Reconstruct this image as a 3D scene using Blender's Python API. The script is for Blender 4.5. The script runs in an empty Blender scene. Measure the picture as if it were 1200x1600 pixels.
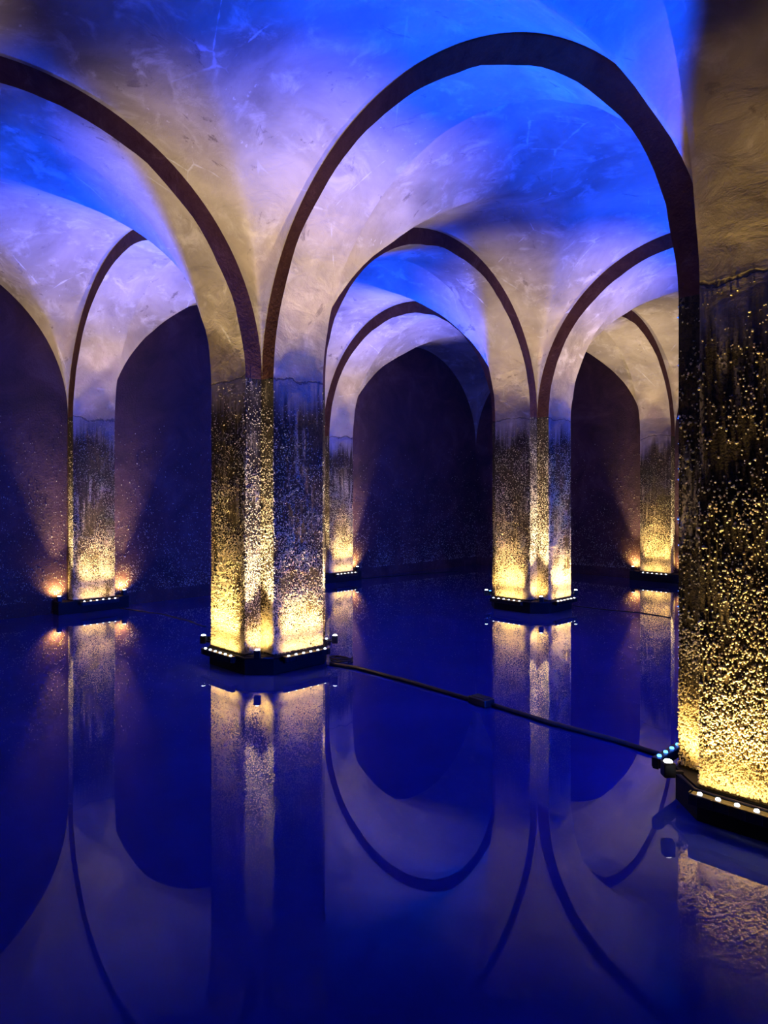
import bpy, bmesh, math, random
import numpy as np
from mathutils import Vector, Matrix, noise

# ------------------------------------------------------------------ constants
U = 1.5                       # eye height in metres; every survey figure below is in eye heights
L = 2.80 * U                  # pillar spacing
W = 0.354 * U                 # pilaster arm / arch soffit width
N = 0.109 * U                 # notch and arch step
A = W / 2
S = A + N                     # half size of a pillar
ZS = 1.64 * U                 # springing height
H = (L - W) / 2               # radius of the vault
KX, KY = 1.035, 1.01          # rise of the arches spanning along x and along y, in radii
PH = 0.104 * U                # plinth height
SC = bpy.context.scene
COL = SC.collection
random.seed(7)
RNG = np.random.default_rng(7)

# ------------------------------------------------------------------ camera
cam = bpy.data.cameras.new('camera')
cam.sensor_fit = 'VERTICAL'
cam.sensor_height = 24.0
cam.lens = 24.0 * 1100 / 1600
cam.shift_y = -29 / 1600
cam.clip_start = 0.02
camo = bpy.data.objects.new('camera', cam)
COL.objects.link(camo)
CX, CY = 3.463 * U, -2.492 * U
camo.location = (CX, CY, U)
camo.rotation_euler = (math.pi / 2, 0, math.radians(45))
SC.camera = camo

# ------------------------------------------------------------------ world (underground: almost none), exposure
wd = bpy.data.worlds.new('world')
SC.world = wd
wd.use_nodes = True
wd.node_tree.nodes['Background'].inputs[0].default_value = (0.0, 0.0, 0.0, 1)
wd.node_tree.nodes['Background'].inputs[1].default_value = 0.0
SC.view_settings.view_transform = 'Standard'
SC.view_settings.look = 'None'
SC.view_settings.exposure = 0.0
SC.view_settings.gamma = 1.0
SC.view_settings.use_curve_mapping = False
SC.cycles.use_denoising = True
SC.cycles.max_bounces = 6
SC.cycles.diffuse_bounces = 3
SC.cycles.glossy_bounces = 3
SC.cycles.transparent_max_bounces = 8
SC.cycles.caustics_reflective = False
SC.cycles.caustics_refractive = False
SC.cycles.sample_clamp_indirect = 12.0

# lamp strengths and colours
WARM = (1.0, 0.66, 0.22)
SPOTC = (1.0, 0.76, 0.45)
BLUE = (0.0, 0.045, 1.0)
BAR_W = 8.0
SKIRT_W = 1.5
SPOT_W = 800.0
CORNER_W = 11.0
BLUE_W = 310.0
BLUE_SKIRT_W = 50.0

# ------------------------------------------------------------------ helpers
def floor_at(px, py, z=0.0):
    """survey: where a sight line through the photograph's pixel meets height z (metres)"""
    t = (U - z) / ((py - 771) / 1100.0)
    s = (px - 600) / 1100.0
    c = math.sqrt(0.5)
    return Vector((CX + t * (-c + s * c), CY + t * (c + s * c), z))

def mesh_obj(name, verts, faces, mats, parent=None, smooth=True, midx=None):
    me = bpy.data.meshes.new(name)
    me.from_pydata([tuple(v) for v in verts], [], faces)
    if not isinstance(mats, (list, tuple)):
        mats = [mats]
    for m in mats:
        me.materials.append(m)
    if midx is not None:
        me.polygons.foreach_set('material_index', midx)
    me.polygons.foreach_set('use_smooth', [smooth] * len(me.polygons))
    me.update()
    o = bpy.data.objects.new(name, me)
    COL.objects.link(o)
    if parent is not None:
        o.parent = parent
    return o

def bm_obj(name, bm, mat, parent=None, smooth=False):
    me = bpy.data.meshes.new(name)
    bm.normal_update()
    bm.to_mesh(me)
    bm.free()
    me.materials.append(mat)
    if smooth:
        me.polygons.foreach_set('use_smooth', [True] * len(me.polygons))
    o = bpy.data.objects.new(name, me)
    COL.objects.link(o)
    if parent is not None:
        o.parent = parent
    return o

def add_box(bm, c, size, bevel=0.0, rot=None):
    r = bmesh.ops.create_cube(bm, size=1.0)
    vs = r['verts']
    bmesh.ops.scale(bm, vec=size, verts=vs)
    if bevel:
        es = list({e for v in vs for e in v.link_edges})
        rb = bmesh.ops.bevel(bm, geom=es, offset=bevel, segments=2, affect='EDGES', profile=0.5)
        vs = list({v for v in rb['verts']} | {v for v in vs if v.is_valid})
    if rot is not None:
        bmesh.ops.rotate(bm, cent=(0, 0, 0), matrix=rot, verts=vs)
    bmesh.ops.translate(bm, vec=c, verts=vs)
    return vs

def add_cyl(bm, c, r, h, seg=14, rot=None, r2=None):
    q = bmesh.ops.create_cone(bm, cap_ends=True, segments=seg, radius1=r, radius2=r if r2 is None else r2, depth=h)
    if rot is not None:
        bmesh.ops.rotate(bm, cent=(0, 0, 0), matrix=rot, verts=q['verts'])
    bmesh.ops.translate(bm, vec=c, verts=q['verts'])

def tube(name, pts, r, mat, parent=None, seg=8):
    """a round hose along pts, closed at both ends"""
    vs, fs = [], []
    n = len(pts)
    for i, p in enumerate(pts):
        d = (Vector(pts[min(i + 1, n - 1)]) - Vector(pts[max(i - 1, 0)])).normalized()
        side = d.cross(Vector((0, 0, 1)))
        if side.length < 1e-4:
            side = Vector((1, 0, 0))
        side.normalize()
        up = side.cross(d).normalized()
        for k in range(seg):
            a = 2 * math.pi * k / seg
            vs.append(Vector(p) + r * (math.cos(a) * side + math.sin(a) * up))
    for i in range(n - 1):
        for k in range(seg):
            k2 = (k + 1) % seg
            fs.append((i * seg + k, i * seg + k2, (i + 1) * seg + k2, (i + 1) * seg + k))
    fs.append(tuple(range(seg))[::-1])
    fs.append(tuple((n - 1) * seg + k for k in range(seg)))
    return mesh_obj(name, vs, fs, mat, parent)

def thing(name, label, cat, loc=(0, 0, 0), rz=0.0, group=None):
    o = bpy.data.objects.new(name, None)
    COL.objects.link(o)
    o.location = loc
    o.rotation_euler = (0, 0, rz)
    o.empty_display_size = 0.1
    o['label'] = label
    o['category'] = cat
    if group:
        o['group'] = group
    return o

def tag(o, label, cat, group=None, kind=None):
    o['label'] = label
    o['category'] = cat
    if group:
        o['group'] = group
    if kind:
        o['kind'] = kind
    return o

def dup(root, loc, rz, label, group=None):
    r = root.copy()
    COL.objects.link(r)
    r.location = loc
    r.rotation_euler = (0, 0, rz)
    r['label'] = label
    if group:
        r['group'] = group
    for ch in list(root.children):
        c = ch.copy()
        COL.objects.link(c)
        c.parent = r
        for g in ch.children:
            d = g.copy()
            COL.objects.link(d)
            d.parent = c
    return r

# ------------------------------------------------------------------ materials
class NT:
    def __init__(self, name):
        self.m = bpy.data.materials.new(name)
        self.m.use_nodes = True
        self.t = self.m.node_tree
        self.t.nodes.clear()
        self.out = self.t.nodes.new('ShaderNodeOutputMaterial')
    def n(self, typ, **kw):
        x = self.t.nodes.new(typ)
        for k, v in kw.items():
            setattr(x, k, v)
        return x
    def link(self, a, b):
        self.t.links.new(a, b)
    def setin(self, node, key, val):
        if hasattr(val, 'is_linked') or isinstance(val, bpy.types.NodeSocket):
            self.link(val, node.inputs[key])
        else:
            node.inputs[key].default_value = val
    def pos(self):
        return self.n('ShaderNodeNewGeometry').outputs['Position']
    def mapping(self, vec, scale=(1, 1, 1), loc=(0, 0, 0)):
        q = self.n('ShaderNodeMapping')
        self.link(vec, q.inputs['Vector'])
        q.inputs['Scale'].default_value = scale
        q.inputs['Location'].default_value = loc
        return q.outputs[0]
    def noise(self, vec, scale, detail=4, rough=0.55, dist=0.0):
        q = self.n('ShaderNodeTexNoise')
        self.link(vec, q.inputs['Vector'])
        q.inputs['Scale'].default_value = scale
        q.inputs['Detail'].default_value = detail
        q.inputs['Roughness'].default_value = rough
        q.inputs['Distortion'].default_value = dist
        return q.outputs['Fac']
    def voro(self, vec, scale, feature='F1'):
        q = self.n('ShaderNodeTexVoronoi', feature=feature)
        self.link(vec, q.inputs['Vector'])
        q.inputs['Scale'].default_value = scale
        return q.outputs['Distance']
    def math(self, op, a, b=0.0, clamp=False):
        q = self.n('ShaderNodeMath', operation=op)
        q.use_clamp = clamp
        self.setin(q, 0, a)
        self.setin(q, 1, b)
        return q.outputs[0]
    def ramp(self, fac, stops):
        q = self.n('ShaderNodeValToRGB')
        self.link(fac, q.inputs[0])
        e = q.color_ramp.elements
        while len(e) < len(stops):
            e.new(0.5)
        for el, (p, c) in zip(e, stops):
            el.position = p
            el.color = c if len(c) == 4 else (*c, 1)
        return q.outputs[0]
    def step(self, v, a, b):
        q = self.n('ShaderNodeMapRange')
        q.interpolation_type = 'SMOOTHSTEP'
        self.link(v, q.inputs[0])
        q.inputs[1].default_value = a
        q.inputs[2].default_value = b
        return q.outputs[0]
    def mix(self, fac, a, b, mode='MIX'):
        q = self.n('ShaderNodeMix', data_type='RGBA', blend_type=mode)
        self.setin(q, 0, fac)
        for key, v in ((6, a), (7, b)):
            if isinstance(v, tuple):
                q.inputs[key].default_value = v if len(v) == 4 else (*v, 1)
            else:
                self.link(v, q.inputs[key])
        return q.outputs[2]
    def bump(self, h, strength, dist, prev=None):
        q = self.n('ShaderNodeBump')
        self.link(h, q.inputs['Height'])
        q.inputs['Strength'].default_value = strength
        q.inputs['Distance'].default_value = dist
        if prev is not None:
            self.link(prev, q.inputs['Normal'])
        return q.outputs[0]
    def principled(self, col, rough, normal=None, spec=0.3, metal=0.0):
        q = self.n('ShaderNodeBsdfPrincipled')
        self.setin(q, 'Base Color', (*col, 1) if isinstance(col, tuple) else col)
        self.setin(q, 'Roughness', rough)
        q.inputs['Specular IOR Level'].default_value = spec
        q.inputs['Metallic'].default_value = metal
        if normal is not None:
            self.link(normal, q.inputs['Normal'])
        self.link(q.outputs[0], self.out.inputs[0])
        return self.m

def z_of(t, pos):
    q = t.n('ShaderNodeSeparateXYZ')
    t.link(pos, q.inputs[0])
    return q.outputs[2]

def plaster_nodes(t, p):
    """hand-trowelled lime plaster: blotches, pale runs, hairline cracks; returns colour and normal"""
    big = t.noise(p, 0.9, 5, 0.6, 0.6)
    mid = t.noise(p, 4.0, 6, 0.65, 0.5)
    col = t.ramp(big, [(0.32, (0.20, 0.165, 0.12)), (0.50, (0.36, 0.305, 0.22)), (0.68, (0.50, 0.43, 0.32))])
    col = t.mix(t.step(mid, 0.50, 0.72), col, (0.52, 0.46, 0.36))
    col = t.mix(t.step(t.noise(p, 2.2, 7, 0.7, 2.5), 0.60, 0.68), col, (0.22, 0.18, 0.14))
    veins = t.voro(t.mapping(p, (1, 1, 0.6)), 1.1, 'DISTANCE_TO_EDGE')
    wob = t.noise(p, 7.0, 4, 0.6)
    vein = t.step(t.math('ADD', veins, t.math('MULTIPLY', wob, 0.05)), 0.032, 0.022)
    vein = t.math('MULTIPLY', vein, t.step(t.noise(p, 1.7, 2), 0.5, 0.62))
    col = t.mix(vein, col, (0.56, 0.53, 0.48))
    z = z_of(t, p)
    crack = t.math('ABSOLUTE', t.math('ADD', t.math('SUBTRACT', z, 1.74 * U), t.math('MULTIPLY', t.noise(p, 2.6, 5, 0.6), 0.30)))
    crack = t.step(crack, 0.012, 0.003)
    col = t.mix(t.math('MULTIPLY', crack, 0.7), col, (0.08, 0.06, 0.045))
    run = t.step(t.noise(t.mapping(p, (22, 22, 0.9)), 1.0, 2, 0.5), 0.68, 0.74)
    run = t.math('MULTIPLY', run, t.step(t.noise(p, 1.3, 3), 0.52, 0.6))
    col = t.mix(t.math('MULTIPLY', run, 0.7), col, (0.60, 0.55, 0.46))
    trowel = t.noise(t.mapping(p, (1, 1, 1.5)), 4.5, 6, 0.58, 0.5)
    lump = t.noise(p, 2.0, 3, 0.5, 0.4)
    fine = t.noise(p, 60, 3, 0.6)
    h = t.math('ADD', t.math('MULTIPLY', trowel, 0.7), t.math('MULTIPLY', lump, 1.2))
    h = t.math('ADD', h, t.math('MULTIPLY', fine, 0.06))
    h = t.math('SUBTRACT', h, t.math('MULTIPLY', crack, 0.35))
    nrm = t.bump(h, 0.55, 0.03)
    return col, nrm

def make_plaster():
    t = NT('vault_plaster')
    col, nrm = plaster_nodes(t, t.pos())
    return t.principled(col, 0.85, nrm, 0.2)

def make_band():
    t = NT('dark_arch_face')
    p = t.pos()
    col = t.ramp(t.noise(p, 5, 6, 0.7, 1.0), [(0.3, (0.085, 0.030, 0.022)), (0.6, (0.15, 0.062, 0.045)), (0.8, (0.25, 0.14, 0.10))])  # mottled red-brown, darker than the soffit plaster
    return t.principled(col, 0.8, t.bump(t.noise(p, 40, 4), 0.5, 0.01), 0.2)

def make_pillar_mat(name='pillar_masonry', plaster=True):
    """plaster above the old water line, black mineral skin with pale drips below it"""
    t = NT(name)
    p = t.pos()
    z = z_of(t, p)
    pcol, pn = plaster_nodes(t, p)
    streak = t.noise(t.mapping(p, (26, 26, 1.6)), 1.0, 3, 0.55)
    patch = t.noise(t.mapping(p, (3.0, 3.0, 2.2)), 1.0, 4, 0.6)
    edge = t.noise(t.mapping(p, (2.2, 2.2, 0.5)), 1.0, 3)
    line = t.math('ADD', z, t.math('ADD', t.math('MULTIPLY', streak, 0.42), t.math('MULTIPLY', edge, 0.5)))
    above = t.step(line, 1.50 * U + 0.30, 1.50 * U + 0.62)
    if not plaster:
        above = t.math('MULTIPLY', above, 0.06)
    base = t.ramp(t.noise(p, 7, 5, 0.7), [(0.3, (0.020, 0.013, 0.007)), (0.7, (0.065, 0.046, 0.024))])
    runs = t.math('MULTIPLY', t.step(streak, 0.46, 0.66), t.step(patch, 0.46, 0.66))
    base = t.mix(runs, base, (0.46, 0.39, 0.25))
    low = t.math('ADD', z, t.math('MULTIPLY', t.noise(p, 6, 4), 0.5))
    crust = t.step(low, 1.15, 0.60)
    base = t.mix(t.math('MULTIPLY', crust, 0.18), base, (0.18, 0.135, 0.07))
    pits = t.step(t.noise(t.mapping(p, (1, 1, 0.7)), 70, 2, 0.6), 0.50, 0.56)
    base = t.mix(t.math('MULTIPLY', pits, 0.9), base, (0.012, 0.008, 0.005))
    col = t.mix(above, base, pcol)
    grains = t.noise(p, 120, 3, 0.6)
    b1 = t.bump(t.math('MULTIPLY', grains, t.math('SUBTRACT', 1.0, above)), 0.6, 0.012, pn)
    return t.principled(col, 0.8, b1, 0.2)

def make_wall():
    t = NT('stained_wall')
    p = t.pos()
    col = t.ramp(t.noise(p, 1.6, 6, 0.65, 0.8), [(0.25, (0.040, 0.024, 0.024)), (0.55, (0.095, 0.045, 0.045)), (0.8, (0.16, 0.09, 0.085))])
    speck = t.step(t.noise(p, 55, 2, 0.6), 0.66, 0.72)
    zz = z_of(t, p)
    lowz = t.step(t.math('ADD', zz, t.math('MULTIPLY', t.noise(p, 1.2, 3), 1.0)), 2.9, 2.0)
    col = t.mix(t.math('MULTIPLY', speck, t.math('MULTIPLY', lowz, 0.6)), col, (0.35, 0.29, 0.22))
    h = t.math('ADD', t.noise(p, 45, 4, 0.65), t.math('MULTIPLY', t.noise(p, 3, 3), 2.0))
    return t.principled(col, 0.85, t.bump(h, 0.7, 0.02), 0.2)

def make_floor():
    t = NT('floor_concrete_bluelit')
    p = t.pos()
    col = t.ramp(t.noise(p, 0.8, 6, 0.6, 0.5), [(0.3, (0.032, 0.052, 0.40)), (0.7, (0.050, 0.080, 0.58))])  # concrete coloured deep blue to carry the blue lamps' light
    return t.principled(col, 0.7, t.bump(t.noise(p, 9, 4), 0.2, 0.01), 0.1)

def make_water():
    t = NT('still_water')
    fr = t.n('ShaderNodeFresnel')
    fr.inputs['IOR'].default_value = 1.34
    gl = t.n('ShaderNodeBsdfGlossy')
    gl.inputs['Roughness'].default_value = 0.0
    gl.inputs['Color'].default_value = (0.95, 0.95, 0.95, 1)
    tr = t.n('ShaderNodeBsdfTransparent')
    tr.inputs['Color'].default_value = (0.72, 0.80, 0.95, 1)
    mx = t.n('ShaderNodeMixShader')
    t.link(t.math('SUBTRACT', t.math('MULTIPLY', fr.outputs[0], 1.9), 0.078, True), mx.inputs[0])
    t.link(tr.outputs[0], mx.inputs[1])
    t.link(gl.outputs[0], mx.inputs[2])
    t.link(mx.outputs[0], t.out.inputs[0])
    return t.m

def make_nodule():
    t = NT('mineral_nodules')
    col = t.ramp(t.noise(t.pos(), 30, 3, 0.6), [(0.3, (0.42, 0.34, 0.20)), (0.6, (0.66, 0.57, 0.38)), (0.8, (0.78, 0.70, 0.52))])
    return t.principled(col, 0.6, None, 0.35)

def make_black(name, c, rough, metal=0.0):
    t = NT(name)
    p = t.pos()
    cc = tuple(v * 1.9 for v in c)
    col = t.ramp(t.noise(p, 14, 4), [(0.35, c), (0.75, cc)])
    return t.principled(col, rough, t.bump(t.noise(p, 50, 3), 0.15, 0.004), 0.4, metal)

def make_emit(name, col, s):
    t = NT(name)
    e = t.n('ShaderNodeEmission')
    e.inputs[0].default_value = (*col, 1)
    e.inputs[1].default_value = s
    t.m.cycles.emission_sampling = 'NONE'      # the lamp inside carries the light
    t.link(e.outputs[0], t.out.inputs[0])
    return t.m

M_PLASTER = make_plaster()
M_BAND = make_band()
M_PILLAR = make_pillar_mat()
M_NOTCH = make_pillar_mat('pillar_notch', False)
M_WALL = make_wall()
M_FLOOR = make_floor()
M_WATER = make_water()
M_NOD = make_nodule()
M_PLINTH = make_black('black_plinth', (0.003, 0.003, 0.0035), 0.8)
M_HOUS = make_black('lamp_housing', (0.012, 0.012, 0.013), 0.35, 0.3)
M_RAIL = make_black('rail_steel', (0.03, 0.03, 0.032), 0.35, 0.7)
M_CABLE = make_black('cable_rubber', (0.012, 0.010, 0.009), 0.5)
M_LENS = make_emit('white_led_lens', (0.80, 0.88, 1.0), 9.0)
M_LENSB = make_emit('blue_led_lens', (0.05, 0.25, 1.0), 9.0)

# ------------------------------------------------------------------ setting
IX = (-1, 0, 1, 2)            # pillar lines across x (walls at the outer two)
JY = (-2, -1, 0, 1, 2)
X0, X1, Y0, Y1 = -L + A, 2 * L - A, -2 * L + A, 2 * L - A      # wall faces stand flush with the vault edges
TOP = ZS + H + 0.5

def struct(name, bm, mat):
    o = bm_obj(name, bm, mat)
    o['kind'] = 'structure'
    return o

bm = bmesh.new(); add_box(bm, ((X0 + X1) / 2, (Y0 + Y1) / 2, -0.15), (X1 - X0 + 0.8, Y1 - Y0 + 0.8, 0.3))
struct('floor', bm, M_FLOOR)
for nm, c, sz in (('wall_left', (X0 - 0.2, (Y0 + Y1) / 2, TOP / 2), (0.4, Y1 - Y0 + 0.8, TOP)),
                  ('wall_back', ((X0 + X1) / 2, Y1 + 0.2, TOP / 2), (X1 - X0, 0.4, TOP)),
                  ('wall_right', (X1 + 0.2, (Y0 + Y1) / 2, TOP / 2), (0.4, Y1 - Y0 + 0.8, TOP)),
                  ('wall_front', ((X0 + X1) / 2, Y0 - 0.2, TOP / 2), (X1 - X0, 0.4, TOP))):
    bm = bmesh.new(); add_box(bm, c, sz)
    struct(nm, bm, M_WALL)
bm = bmesh.new(); add_box(bm, ((X0 + X1) / 2, (Y0 + Y1) / 2, TOP + 0.15), (X1 - X0 + 0.8, Y1 - Y0 + 0.8, 0.3))
CEIL = struct('ceiling', bm, M_PLASTER)

def dsp(v):
    return 0.016 * noise.noise(Vector(v) * 1.3) + 0.010 * noise.noise(Vector(v) * 4.1 + Vector((9, 3, 1))) + 0.004 * noise.noise(Vector(v) * 11.0)

def grid_faces(nu, nv, off=0):
    return [(off + i * nv + j, off + (i + 1) * nv + j, off + (i + 1) * nv + j + 1, off + i * nv + j + 1)
            for i in range(nu - 1) for j in range(nv - 1)]

def vault(bx, by):
    """one groin vault: two crossing half-cylinders over a bay, the higher one wins"""
    cx, cy = (bx + 0.5) * L, (by + 0.5) * L
    n = 65
    par = [H * math.sin(-math.pi / 2 + math.pi * i / (n - 1)) for i in range(n)]
    vs = []
    for x in par:
        for y in par:
            zx = KX * math.sqrt(max(H * H - x * x, 0))
            zy = KY * math.sqrt(max(H * H - y * y, 0))
            z = max(zx, zy)
            nr = Vector((-x, 0, -z)) if zx > zy else Vector((0, -y, -z))
            if z < 1e-6: nr = Vector((-x, -y, 0))
            nr.normalize()
            v = Vector((cx + x, cy + y, ZS + z))
            k = min(1.0, 6 * (H - max(abs(x), abs(y))) / H)
            vs.append(v + nr * dsp(v) * k)
    fs = []
    for i in range(n - 1):
        for j in range(n - 1):
            a, b, c, d = i * n + j, (i + 1) * n + j, (i + 1) * n + j + 1, i * n + j + 1
            if i == j:
                fs += [(a, b, c), (a, c, d)]
            elif i + j == n - 2:
                fs += [(a, b, d), (b, c, d)]
            else:
                fs.append((a, b, c, d))
    return mesh_obj('vault', vs, fs, M_PLASTER, CEIL)

def arch(axis, line, k, lo, hi):
    """transverse arch: soffit strip with two dark side faces; axis 0 spans along x on y=line"""
    R = H - N
    cen = (k + 0.5) * L
    nt, nw = 57, 9
    def P(th, off, r):
        s = cen - r * math.cos(th)
        kz = KX if axis == 0 else KY
        v = Vector((s, line + off, ZS + kz * r * math.sin(th))) if axis == 0 else Vector((line + off, s, ZS + kz * r * math.sin(th)))
        return v
    def rad(th, off):
        ramp = min(1.0, 5 * math.sin(th))
        v = P(th, off, R)
        return R + dsp(v) * 1.2 * ramp, 0.006 * noise.noise(v * 3.0) * ramp
    vs, fs, mi = [], [], []
    for i in range(nt):
        th = math.pi * i / (nt - 1)
        for j in range(nw):
            off = lo + (hi - lo) * j / (nw - 1)
            r, o2 = rad(th, off)
            if j in (0, nw - 1): off += o2
            vs.append(P(th, off, r))
    f = grid_faces(nt, nw); fs += f; mi += [0] * len(f)
    for side in (lo, hi):
        b = len(vs)
        for i in range(nt):
            th = math.pi * i / (nt - 1)
            r, o2 = rad(th, side)
            for q in (0.0, 0.5, 1.0):
                vs.append(P(th, side + o2 * (1 - q), r + (H + 0.05 - r) * q))
        f = grid_faces(nt, 3, b); fs += f; mi += [1] * len(f)
    return mesh_obj('arch', vs, fs, [M_PLASTER, M_BAND], CEIL, True, mi)

for bx in (-1, 0, 1):
    for by in (-2, -1, 0, 1):
        vault(bx, by)
for j in JY[1:-1]:
    lo, hi = -A, A
    for bx in (-1, 0, 1):
        arch(0, j * L, bx, lo, hi)
for i in IX[1:-1]:
    lo, hi = -A, A
    for by in (-2, -1, 0, 1):
        arch(1, i * L, by, lo, hi)

# ------------------------------------------------------------------ pillars
def cross_plan():
    return [(S, -A), (S, A), (A, A), (A, S), (-A, S), (-A, A), (-S, A), (-S, -A), (-A, -A), (-A, -S), (A, -S), (A, -A)]

def cut_plan(poly, i, j, e=0.0):
    """pillars on the outer lines are pilasters: only the arm that stands proud of the wall face"""
    a = A + e
    if i == -1: return [(S + e, -a), (S + e, a), (A + 0.011, a), (A + 0.011, -a)]
    if j == 2: return [(a, -A - 0.011), (-a, -A - 0.011), (-a, -S - e), (a, -S - e)]
    return poly

def prism(name, poly, z0, z1, mat, parent, nz=1, world=(0, 0), rough=0.0, mids=None):
    """upright prism with every wall its own flat strip, subdivided so the face can be a little uneven"""
    vs, fs, mi = [], [], []
    n = len(poly)
    for i in range(n):
        p, q = poly[i], poly[(i + 1) % n]
        d = Vector((q[0] - p[0], q[1] - p[1], 0))
        nr = Vector((d.y, -d.x, 0)).normalized()
        nu = max(1, int(d.length / 0.05)) if rough else 1
        b = len(vs)
        for a in range(nu + 1):
            for k in range(nz + 1):
                v = Vector((p[0] + d.x * a / nu, p[1] + d.y * a / nu, z0 + (z1 - z0) * k / nz))
                if rough and 0 < a < nu and 0 < k < nz:
                    w = v + Vector((world[0], world[1], 0))
                    v = v + nr * rough * noise.noise(w * 5.0)
                vs.append(v)
        fs += [(b + a * (nz + 1) + k, b + (a + 1) * (nz + 1) + k, b + (a + 1) * (nz + 1) + k + 1, b + a * (nz + 1) + k + 1)
               for a in range(nu) for k in range(nz)]
        mi += [mids[i] if mids else 0] * (nu * nz)
    b = len(vs)
    for p in poly: vs.append(Vector((p[0], p[1], z1)))
    for p in poly: vs.append(Vector((p[0], p[1], z0)))
    fs.append(tuple(range(b, b + n)))
    fs.append(tuple(range(b + 2 * n - 1, b + n - 1, -1)))
    return mesh_obj(name, vs, fs, mat, parent, bool(rough), mi + [0, 0])

def nodules(name, faces, parent, world, ph, fine=1.0):
    """calcite 'popcorn': low domes scattered over the given faces (p, q, outward normal, count), one stuff mesh"""
    P, Nn, T, Rr, Hh = [], [], [], [], []
    for (p, q, nr, cnt) in faces:
        p = Vector((*p, 0)); q = Vector((*q, 0)); d = q - p
        tdir = d.normalized()
        made = 0
        tries = 0
        while made < cnt and tries < cnt * 14:
            tries += 1
            u = random.random(); zz = random.random() ** 1.35
            z = PH + 0.016 + zz * (1.62 * U - PH)
            w = p + d * u
            f = (z - PH) / (1.62 * U - PH)
            clump = noise.noise(Vector((w.x + world[0], w.y + world[1], z * 0.7)) * 6.5)
            clump2 = noise.noise(Vector((w.x + world[0] + 5, w.y + world[1], z * 0.5)) * 2.2)
            keep = math.exp(-3.3 * f) * (0.75 + 0.9 * clump + 0.6 * clump2)
            band = math.exp(-((f - 0.60 + 0.10 * clump2) / 0.010) ** 2) * 0.30 * max(0.0, clump2 + 0.3)
            if random.random() > keep + band:
                continue
            made += 1
            P.append((w.x, w.y, z)); Nn.append(nr); T.append(tuple(tdir))
            r = fine * random.uniform(0.0028, 0.0062) * (1.0 + 0.25 * (random.random() < 0.1))
            Rr.append(r); Hh.append(r * random.uniform(1.2, 2.8))
    m = len(P)
    P = np.array(P); Nn = np.array([(a, b, 0) for a, b in Nn], float); T = np.array(T); Rr = np.array(Rr)[:, None]; Hh = np.array(Hh)[:, None]
    Z = np.array([0, 0, 1.0])
    K = 5
    V = np.zeros((m, 2 * K + 1, 3))
    base = P - Nn * 0.002
    el = RNG.uniform(0.8, 1.5, (m, 1))
    for k in range(K):
        a = 2 * math.pi * k / K
        jit = RNG.uniform(0.75, 1.2, (m, 1))
        dirv = T * (math.cos(a) * Rr * jit) + Z * (math.sin(a) * Rr * jit * el)
        V[:, k] = base + dirv
        V[:, K + k] = base + dirv * 0.78 + Nn * Hh * 0.65 - Z * Rr * 0.15
    V[:, 2 * K] = base + Nn * Hh - Z * Rr * 0.35
    tri = []
    for k in range(K):
        k2 = (k + 1) % K
        tri += [(k, k2, K + k2), (k, K + k2, K + k), (K + k, K + k2, 2 * K)]
    tri = np.array(tri)
    F = (tri[None] + (np.arange(m) * (2 * K + 1))[:, None, None]).reshape(-1)
    me = bpy.data.meshes.new(name)
    me.vertices.add(m * (2 * K + 1)); me.vertices.foreach_set('co', V.reshape(-1))
    nf = m * len(tri)
    me.loops.add(nf * 3); me.loops.foreach_set('vertex_index', F.astype(np.int32))
    me.polygons.add(nf)
    me.polygons.foreach_set('loop_start', np.arange(0, nf * 3, 3, dtype=np.int32))
    me.polygons.foreach_set('loop_total', np.full(nf, 3, dtype=np.int32))
    me.update(calc_edges=True)
    me.validate()
    me.polygons.foreach_set('use_smooth', [True] * nf)
    me.materials.append(M_NOD)
    o = bpy.data.objects.new(name, me)
    COL.objects.link(o)
    o.parent = parent
    o['kind'] = 'stuff'
    return o

def plinth_plan(e):
    s, c = S + e, N + e * 0.4
    return [(s, -s + c), (s, s - c), (s - c, s), (-s + c, s), (-s, s - c), (-s, -s + c), (-s + c, -s), (s - c, -s)]

def ring_rail(poly, z, r, parent):
    pts = [Vector((p[0], p[1], z)) for p in poly]
    return tube('rail', pts, r, M_RAIL, parent, 6)

def pillar(i, j, label, cat, name, faces=(), group=None):
    t = thing(name, label, cat, (i * L, j * L, 0), 0, group)
    wp = (i * L, j * L)
    prism('shaft', cut_plan(cross_plan(), i, j), PH, ZS, [M_PILLAR, M_NOTCH], t, 40, wp, 0.006,
          [0, 1, 1] * 4 if i > -1 and j < 2 else [0, 1, 0, 1])
    e = 0.02
    foot = plinth_plan(0.012)
    if i == -1: foot = [(S + e, -S - e), (S + e, S + e), (A + 0.011, S + e), (A + 0.011, -S - e)]
    if j == 2: foot = [(S + e, -A - 0.011), (-S - e, -A - 0.011), (-S - e, -S - e), (S + e, -S - e)]
    prism('plinth', foot, 0.0, PH - 0.001, M_PLINTH, t)
    if i in (0, 1) and j in (-1, 0, 1):
        pp = plinth_plan(0.022)
        ring_rail(pp + pp[:1], PH - 0.014, 0.009, t)
    if faces:
        nodules('mineral_crust', faces, t, wp, PH, 0.78 if (i, j) != (1, 0) else 1.0)
    return t

def face(side, cnt):
    """outer arm face of a pillar, with the two notch walls beside it on request"""
    d = {'-y': ((-A, -S), (A, -S), (0, -1)), '+x': ((S, -A), (S, A), (1, 0)), '-x': ((-S, -A), (-S, A), (-1, 0)), '+y': ((-A, S), (A, S), (0, 1))}[side]
    return (*d, cnt)

def notch(sx, sy, cnt):
    return [((sx * A, sy * A), (sx * S, sy * A), (0, sy), cnt), ((sx * A, sy * A), (sx * A, sy * S), (sx, 0), cnt)]

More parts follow.
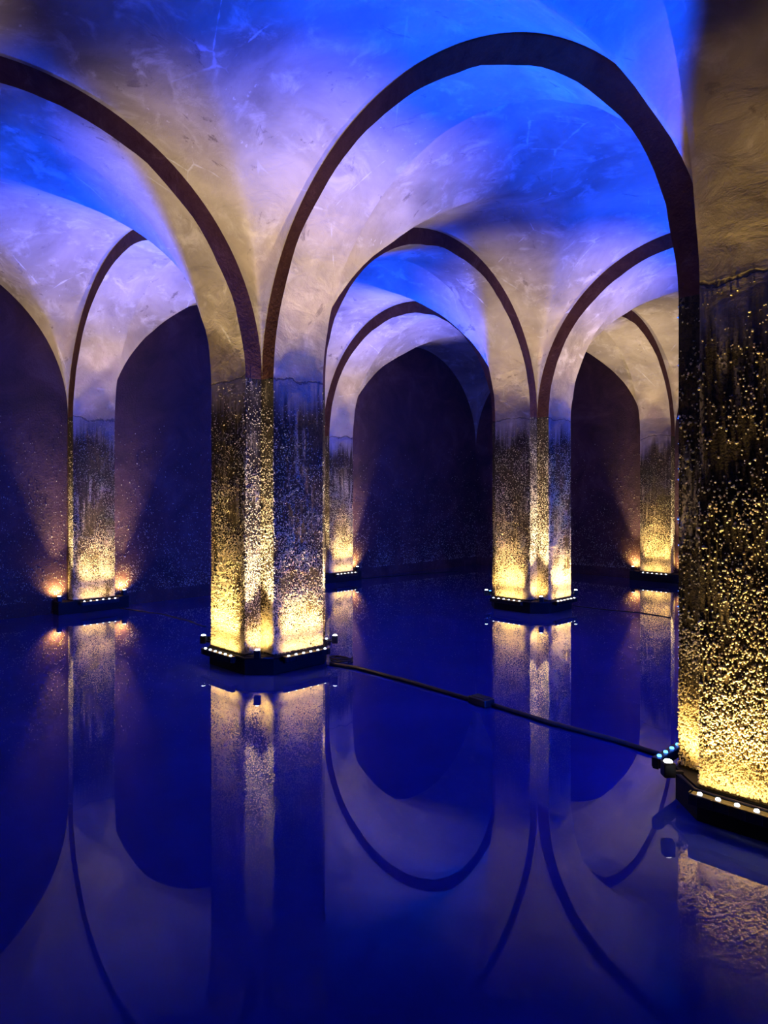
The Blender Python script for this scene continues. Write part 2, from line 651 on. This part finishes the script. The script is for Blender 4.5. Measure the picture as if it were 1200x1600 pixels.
def side_strips(side, cnt):
    """the shallow flanks of a pilaster"""
    if side == '+x':
        return [((A + 0.014, -A), (S, -A), (0, -1), cnt), ((A + 0.014, A), (S, A), (0, 1), cnt)]
    return [((-A, -A - 0.014), (-A, -S), (-1, 0), cnt), ((A, -A - 0.014), (A, -S), (1, 0), cnt)]

DN = 13000
pillar(0, 0, 'free-standing pillar at centre left, bright gold crust, nearest whole pillar', 'pillar', 'pillar',
       [face('-y', DN), face('+x', DN)] + notch(1, -1, 4000) + notch(1, 1, 1000) + notch(-1, -1, 1000))
pillar(1, 0, 'dark pillar filling the right edge of the view, closest to the viewer', 'pillar', 'pillar',
       [face('-y', 9500), face('-x', 2500), face('+x', 5000)] + notch(1, -1, 1500) + notch(-1, -1, 2600))
pillar(0, 1, 'smaller free-standing pillar right of centre, in front of the purple back wall', 'pillar', 'pillar',
       [face('-y', 12000), face('+x', 12000)] + notch(1, -1, 3600) + notch(1, 1, 800) + notch(-1, -1, 800))
pillar(-1, 0, 'pilaster against the left wall, far left, with a pale glow round its foot', 'pilaster', 'pilaster',
       [face('+x', 9000)] + side_strips('+x', 1600))
pillar(-1, 1, 'narrow pilaster on the left wall, seen just right of the nearest whole pillar', 'pilaster', 'pilaster',
       [face('+x', 9000)] + side_strips('+x', 1600))
pillar(0, 2, 'pilaster on the back wall at far right, half behind the closest pillar', 'pilaster', 'pilaster',
       [face('-y', 9000)] + side_strips('-y', 1600))
pillar(0, -1, 'pillar outside the view to the left, carrying the left arch', 'pillar', 'pillar')
pillar(1, -1, 'pillar standing beside the viewer on the left, outside the view', 'pillar', 'pillar')
pillar(1, 1, 'pillar outside the view, hidden past the closest right pillar', 'pillar', 'pillar')
pillar(-1, -1, 'pilaster against the left wall, outside the view to the left', 'pilaster', 'pilaster')

G = A + 0.04
nodules('mineral_crust', [((X0, -L + G), (X0, -G), (1, 0), 3000), ((X0, G), (X0, L - G), (1, 0), 3000), ((X0, L + G), (X0, Y1), (1, 0), 2600)],
        bpy.data.objects['wall_left'], (0, 0), PH)
nodules('mineral_crust', [((X0, Y1), (-G, Y1), (0, -1), 2600), ((G, Y1), (L * 0.6, Y1), (0, -1), 1500)],
        bpy.data.objects['wall_back'], (0, 0), PH)

# ------------------------------------------------------------------ floor water
bm = bmesh.new()
add_box(bm, ((X0 + X1) / 2, (Y0 + Y1) / 2, 0.004), (X1 - X0 - 0.002, Y1 - Y0 - 0.002, 0.0001))
bmesh.ops.delete(bm, geom=[f for f in bm.faces if f.normal.z < 0.5], context='FACES')
wat = bm_obj('water', bm, M_WATER)
tag(wat, 'shallow still water mirroring the pillars over the whole floor', 'water', None, 'stuff')

# ------------------------------------------------------------------ lamps (built at the origin facing +x, wall behind at x<0)
def make_bar(label, blue):
    t = thing('led_bar', label, 'light')
    ln = 0.315 * U if not blue else 0.30 * U
    bm = bmesh.new()
    add_box(bm, (0, 0, -0.035), (0.050, ln, 0.05), 0.006)
    for k in range(7):
        add_box(bm, (0.027, -ln / 2 + ln * (k + 0.5) / 7, -0.035), (0.006, 0.006, 0.036))      # cooling fins
    bm_obj('housing', bm, M_HOUS, t)
    for s in (-1, 1):
        bm = bmesh.new()
        add_box(bm, (-0.035, s * ln * 0.42, -0.045), (0.09, 0.018, 0.010))
        add_box(bm, (0.0, s * (ln / 2 + 0.004), -0.035), (0.03, 0.008, 0.055), 0.002)
        bm_obj('bracket', bm, M_HOUS, t)
    for k in range(6):
        bm = bmesh.new()
        y = -ln / 2 + ln * (k + 0.5) / 6
        add_cyl(bm, (0, y, -0.008), 0.0125, 0.010, 12, None, 0.009)
        bm_obj('lens', bm, M_LENSB if blue else M_LENS, t, True)
    # the light leaves straight up: a tight core leaning to the wall plus a soft skirt; blue leans into the room
    parts = ((BLUE_W, 72, 7), (BLUE_SKIRT_W, 125, 63)) if blue else ((BAR_W, 29, -10.5), (SKIRT_W, 110, -40))
    for watts, spread, lean in parts:
        li = bpy.data.lights.new('bar_light', 'AREA')
        li.shape = 'RECTANGLE'
        li.size = 0.03
        li.size_y = 0.06 if blue else ln * 0.9
        li.color = BLUE if blue else WARM
        li.energy = watts
        li.spread = math.radians(spread)
        lo = bpy.data.objects.new('bar_light', li)
        COL.objects.link(lo)
        lo.parent = t
        lo.location = (0.036, 0, -0.005) if lean > 60 else (0.0, 0, 0.004)
        lo.rotation_euler = (math.pi, math.radians(lean), 0)
    return t

def make_spot(label, cone=46, lean=-1, watts=None, skirt=1.0):
    t = thing('corner_spotlight', label, 'light')
    bm = bmesh.new()
    add_box(bm, (0, 0, -0.035), (0.055, 0.055, 0.07), 0.006)
    bm_obj('housing', bm, M_HOUS, t)
    bm = bmesh.new()
    add_box(bm, (-0.04, 0, -0.05), (0.06, 0.02, 0.012))
    bm_obj('bracket', bm, M_HOUS, t)
    bm = bmesh.new()
    add_cyl(bm, (0, 0, 0.003), 0.022, 0.008, 16, None, 0.017)
    bm_obj('lens', bm, M_LENS, t, True)
    li = bpy.data.lights.new('spot_light', 'SPOT')
    li.energy = watts or SPOT_W
    li.color = SPOTC
    li.spot_size = math.radians(cone)
    li.spot_blend = 1.0
    li.shadow_soft_size = 0.012
    lo = bpy.data.objects.new('spot_light', li)
    COL.objects.link(lo)
    lo.parent = t
    lo.location = (0, 0, 0.012)
    lo.rotation_euler = (math.pi, math.radians(lean), 0)
    li = bpy.data.lights.new('spot_skirt', 'SPOT')       # the soft edge of the beam, which washes the notch
    li.energy = CORNER_W * skirt
    li.color = WARM
    li.spot_size = math.radians(130)
    li.spot_blend = 1.0
    li.shadow_soft_size = 0.02
    lo = bpy.data.objects.new('spot_skirt', li)
    COL.objects.link(lo)
    lo.parent = t
    lo.location = (-0.02, 0, 0.02)
    lo.rotation_euler = (math.pi, math.radians(-52), 0)
    return t

DIRS = {'+x': 0.0, '+y': math.pi / 2, '-x': math.pi, '-y': -math.pi / 2}
proto = {}
def place(kind, maker, loc, rz, label, *args):
    if kind not in proto:
        t = maker(label, *args)
        t.location = loc
        t.rotation_euler = (0, 0, rz)
        proto[kind] = t
        return t
    return dup(proto[kind], loc, rz, label)

ZB = PH + 0.004
def bar(i, j, side, label, slide=0.0, out=0.075):
    a = DIRS[side]
    d = Vector((math.cos(a), math.sin(a), 0)); s = Vector((-d.y, d.x, 0))
    p = Vector((i * L, j * L, ZB)) + d * (S + out) + s * slide
    return place('bar', make_bar, p, a, label, False)

def blue_bar(i, j, label, slide=0.07, out=0.10, side='-x'):
    a = DIRS[side]
    d = Vector((math.cos(a), math.sin(a), 0)); s = Vector((-d.y, d.x, 0))
    p = Vector((i * L, j * L, ZB + 0.03)) + d * (S + out) + s * slide
    return place('blue', make_bar, p, a, label, True)

def spot(i, j, sx, sy, label, kind='spot'):
    a = math.atan2(sy, sx)
    p = Vector((i * L + sx * (S - 0.012), j * L + sy * (S - 0.012), PH + 0.07))
    if i == -1: p.x, a = i * L + A + 0.12, 0.0          # on a pilaster's plinth, close to the wall
    if j == 2: p.y, a = j * L - A - 0.12, -math.pi / 2
    return place(kind, make_spot, p, a, label, *{'spot': (), 'narrow': (30, -13, 22.0, 1.3), 'wall': (52, 10, 520.0, 2.0)}[kind])

def full_set(i, j, where, names, spots, blue=True, kind='spot'):
    for side, lab, sl in names:
        bar(i, j, side, f'{lab} {where}', sl)
    for sx, sy, lab in spots:
        spot(i, j, sx, sy, f'{lab} {where}', 'narrow' if sx < 0 else kind)     # the corners beside the blue bars are dimmer
    if blue:
        blue_bar(i, j, f'black blue-lit led bar at the foot {where}')

FACES = (('+x', 'black white-lit led bar, right plinth face', 0.03),
         ('-y', 'black white-lit led bar, left plinth face', -0.04),
         ('+y', 'black white-lit led bar, rear plinth face', 0.0))
SPOTS = ((1, -1, 'small spotlight, front plinth corner'),
         (1, 1, 'small spotlight, right plinth corner'),
         (-1, -1, 'small spotlight, left plinth corner'),
         (-1, 1, 'small spotlight, rear plinth corner'))
full_set(0, 0, 'of the nearest whole pillar', FACES, SPOTS)
full_set(1, 0, 'of the closest pillar at right edge', FACES[:2], SPOTS[1:3], True, 'narrow')
full_set(0, 1, 'of the smaller pillar right of centre', FACES, SPOTS)
full_set(0, -1, 'of the pillar outside the view left', FACES[2:], SPOTS[1:2], False)
full_set(1, -1, 'of the pillar beside the viewer', FACES[:2], SPOTS[:1], False, 'narrow')
full_set(1, 1, 'of the unseen pillar past the right edge', FACES[1:2], SPOTS[2:])
for i, j, side, w in ((-1, 0, '+x', 'of the far left pilaster'), (-1, 1, '+x', 'of the narrow pilaster beside the nearest pillar'),
                      (0, 2, '-y', 'of the pilaster on the back wall'), (-1, -1, '+x', 'of the pilaster outside the view left')):
    bar(i, j, side, f'black white-lit led bar at the foot {w}', 0.03, 0.106)
    cs = ((1, -1), (1, 1)) if side == '+x' else ((-1, -1), (1, -1))
    for (sx, sy), l in zip(cs, ('left', 'right')):
        spot(i, j, sx, sy, f'small spotlight at the {l} foot corner {w}', 'wall')

# ------------------------------------------------------------------ pipe and cables on the floor
def lay(points, sub=8, z=0.012, wob=0.0):
    ps = [floor_at(px, py) for px, py in points]
    out = []
    for a, b in zip(ps[:-1], ps[1:]):
        for k in range(sub):
            q = a.lerp(b, k / sub)
            out.append(Vector((q.x + wob * noise.noise(q * 3), q.y + wob * noise.noise(q * 3 + Vector((4, 4, 4))), z)))
    out.append(Vector((ps[-1].x, ps[-1].y, z)))
    return out

tag(tube('cable_conduit', lay([(516, 1040), (556, 1046), (640, 1068), (738, 1097)], 8, 0.017), 0.015, M_CABLE),
    'dark conduit on the wet floor from the nearest whole pillar to the small block', 'pipe')
tag(tube('cable_conduit', lay([(768, 1104), (860, 1133), (960, 1160), (1030, 1183)], 8, 0.017), 0.015, M_CABLE),
    'dark conduit on the wet floor from the small block to the closest right pillar', 'pipe')
jb = thing('junction_block', 'small dark block lying on the floor midway along the conduit', 'block', floor_at(752, 1101), math.radians(-8))
bm = bmesh.new(); add_box(bm, (0, 0, 0.028), (0.17, 0.10, 0.052), 0.008); bm_obj('body', bm, M_HOUS, jb)
bm = bmesh.new(); add_box(bm, (0, 0, 0.057), (0.13, 0.07, 0.008), 0.003); bm_obj('lid', bm, M_RAIL, jb)

coil = []
c0 = floor_at(533, 1034)
for k in range(90):
    a = k / 90 * 2 * math.pi * 3.2
    r = 0.07 + 0.02 * math.sin(k * 0.37)
    coil.append(Vector((c0.x + r * math.cos(a) * 1.3, c0.y + r * math.sin(a), 0.012 + 0.006 * k / 20)))
tag(tube('cable_coil', coil, 0.007, M_CABLE), 'loose coil of cable on the floor right of the nearest pillar', 'cable')
tag(tube('floor_cable', lay([(188, 951), (250, 960), (300, 972), (322, 980)], 10, 0.008, 0.03), 0.007, M_CABLE),
    'thin cable on the floor between far left pilaster and nearest whole pillar', 'cable')
tag(tube('floor_cable', lay([(560, 905), (600, 902), (660, 897), (720, 893)], 8, 0.008, 0.04), 0.007, M_CABLE),
    'thin cable along the foot of the left wall in the far bay', 'cable')
tag(tube('floor_cable', lay([(895, 947), (940, 953), (1000, 958), (1048, 966)], 8, 0.008, 0.03), 0.006, M_CABLE),
    'thin cable on the floor right of the smaller pillar', 'cable')
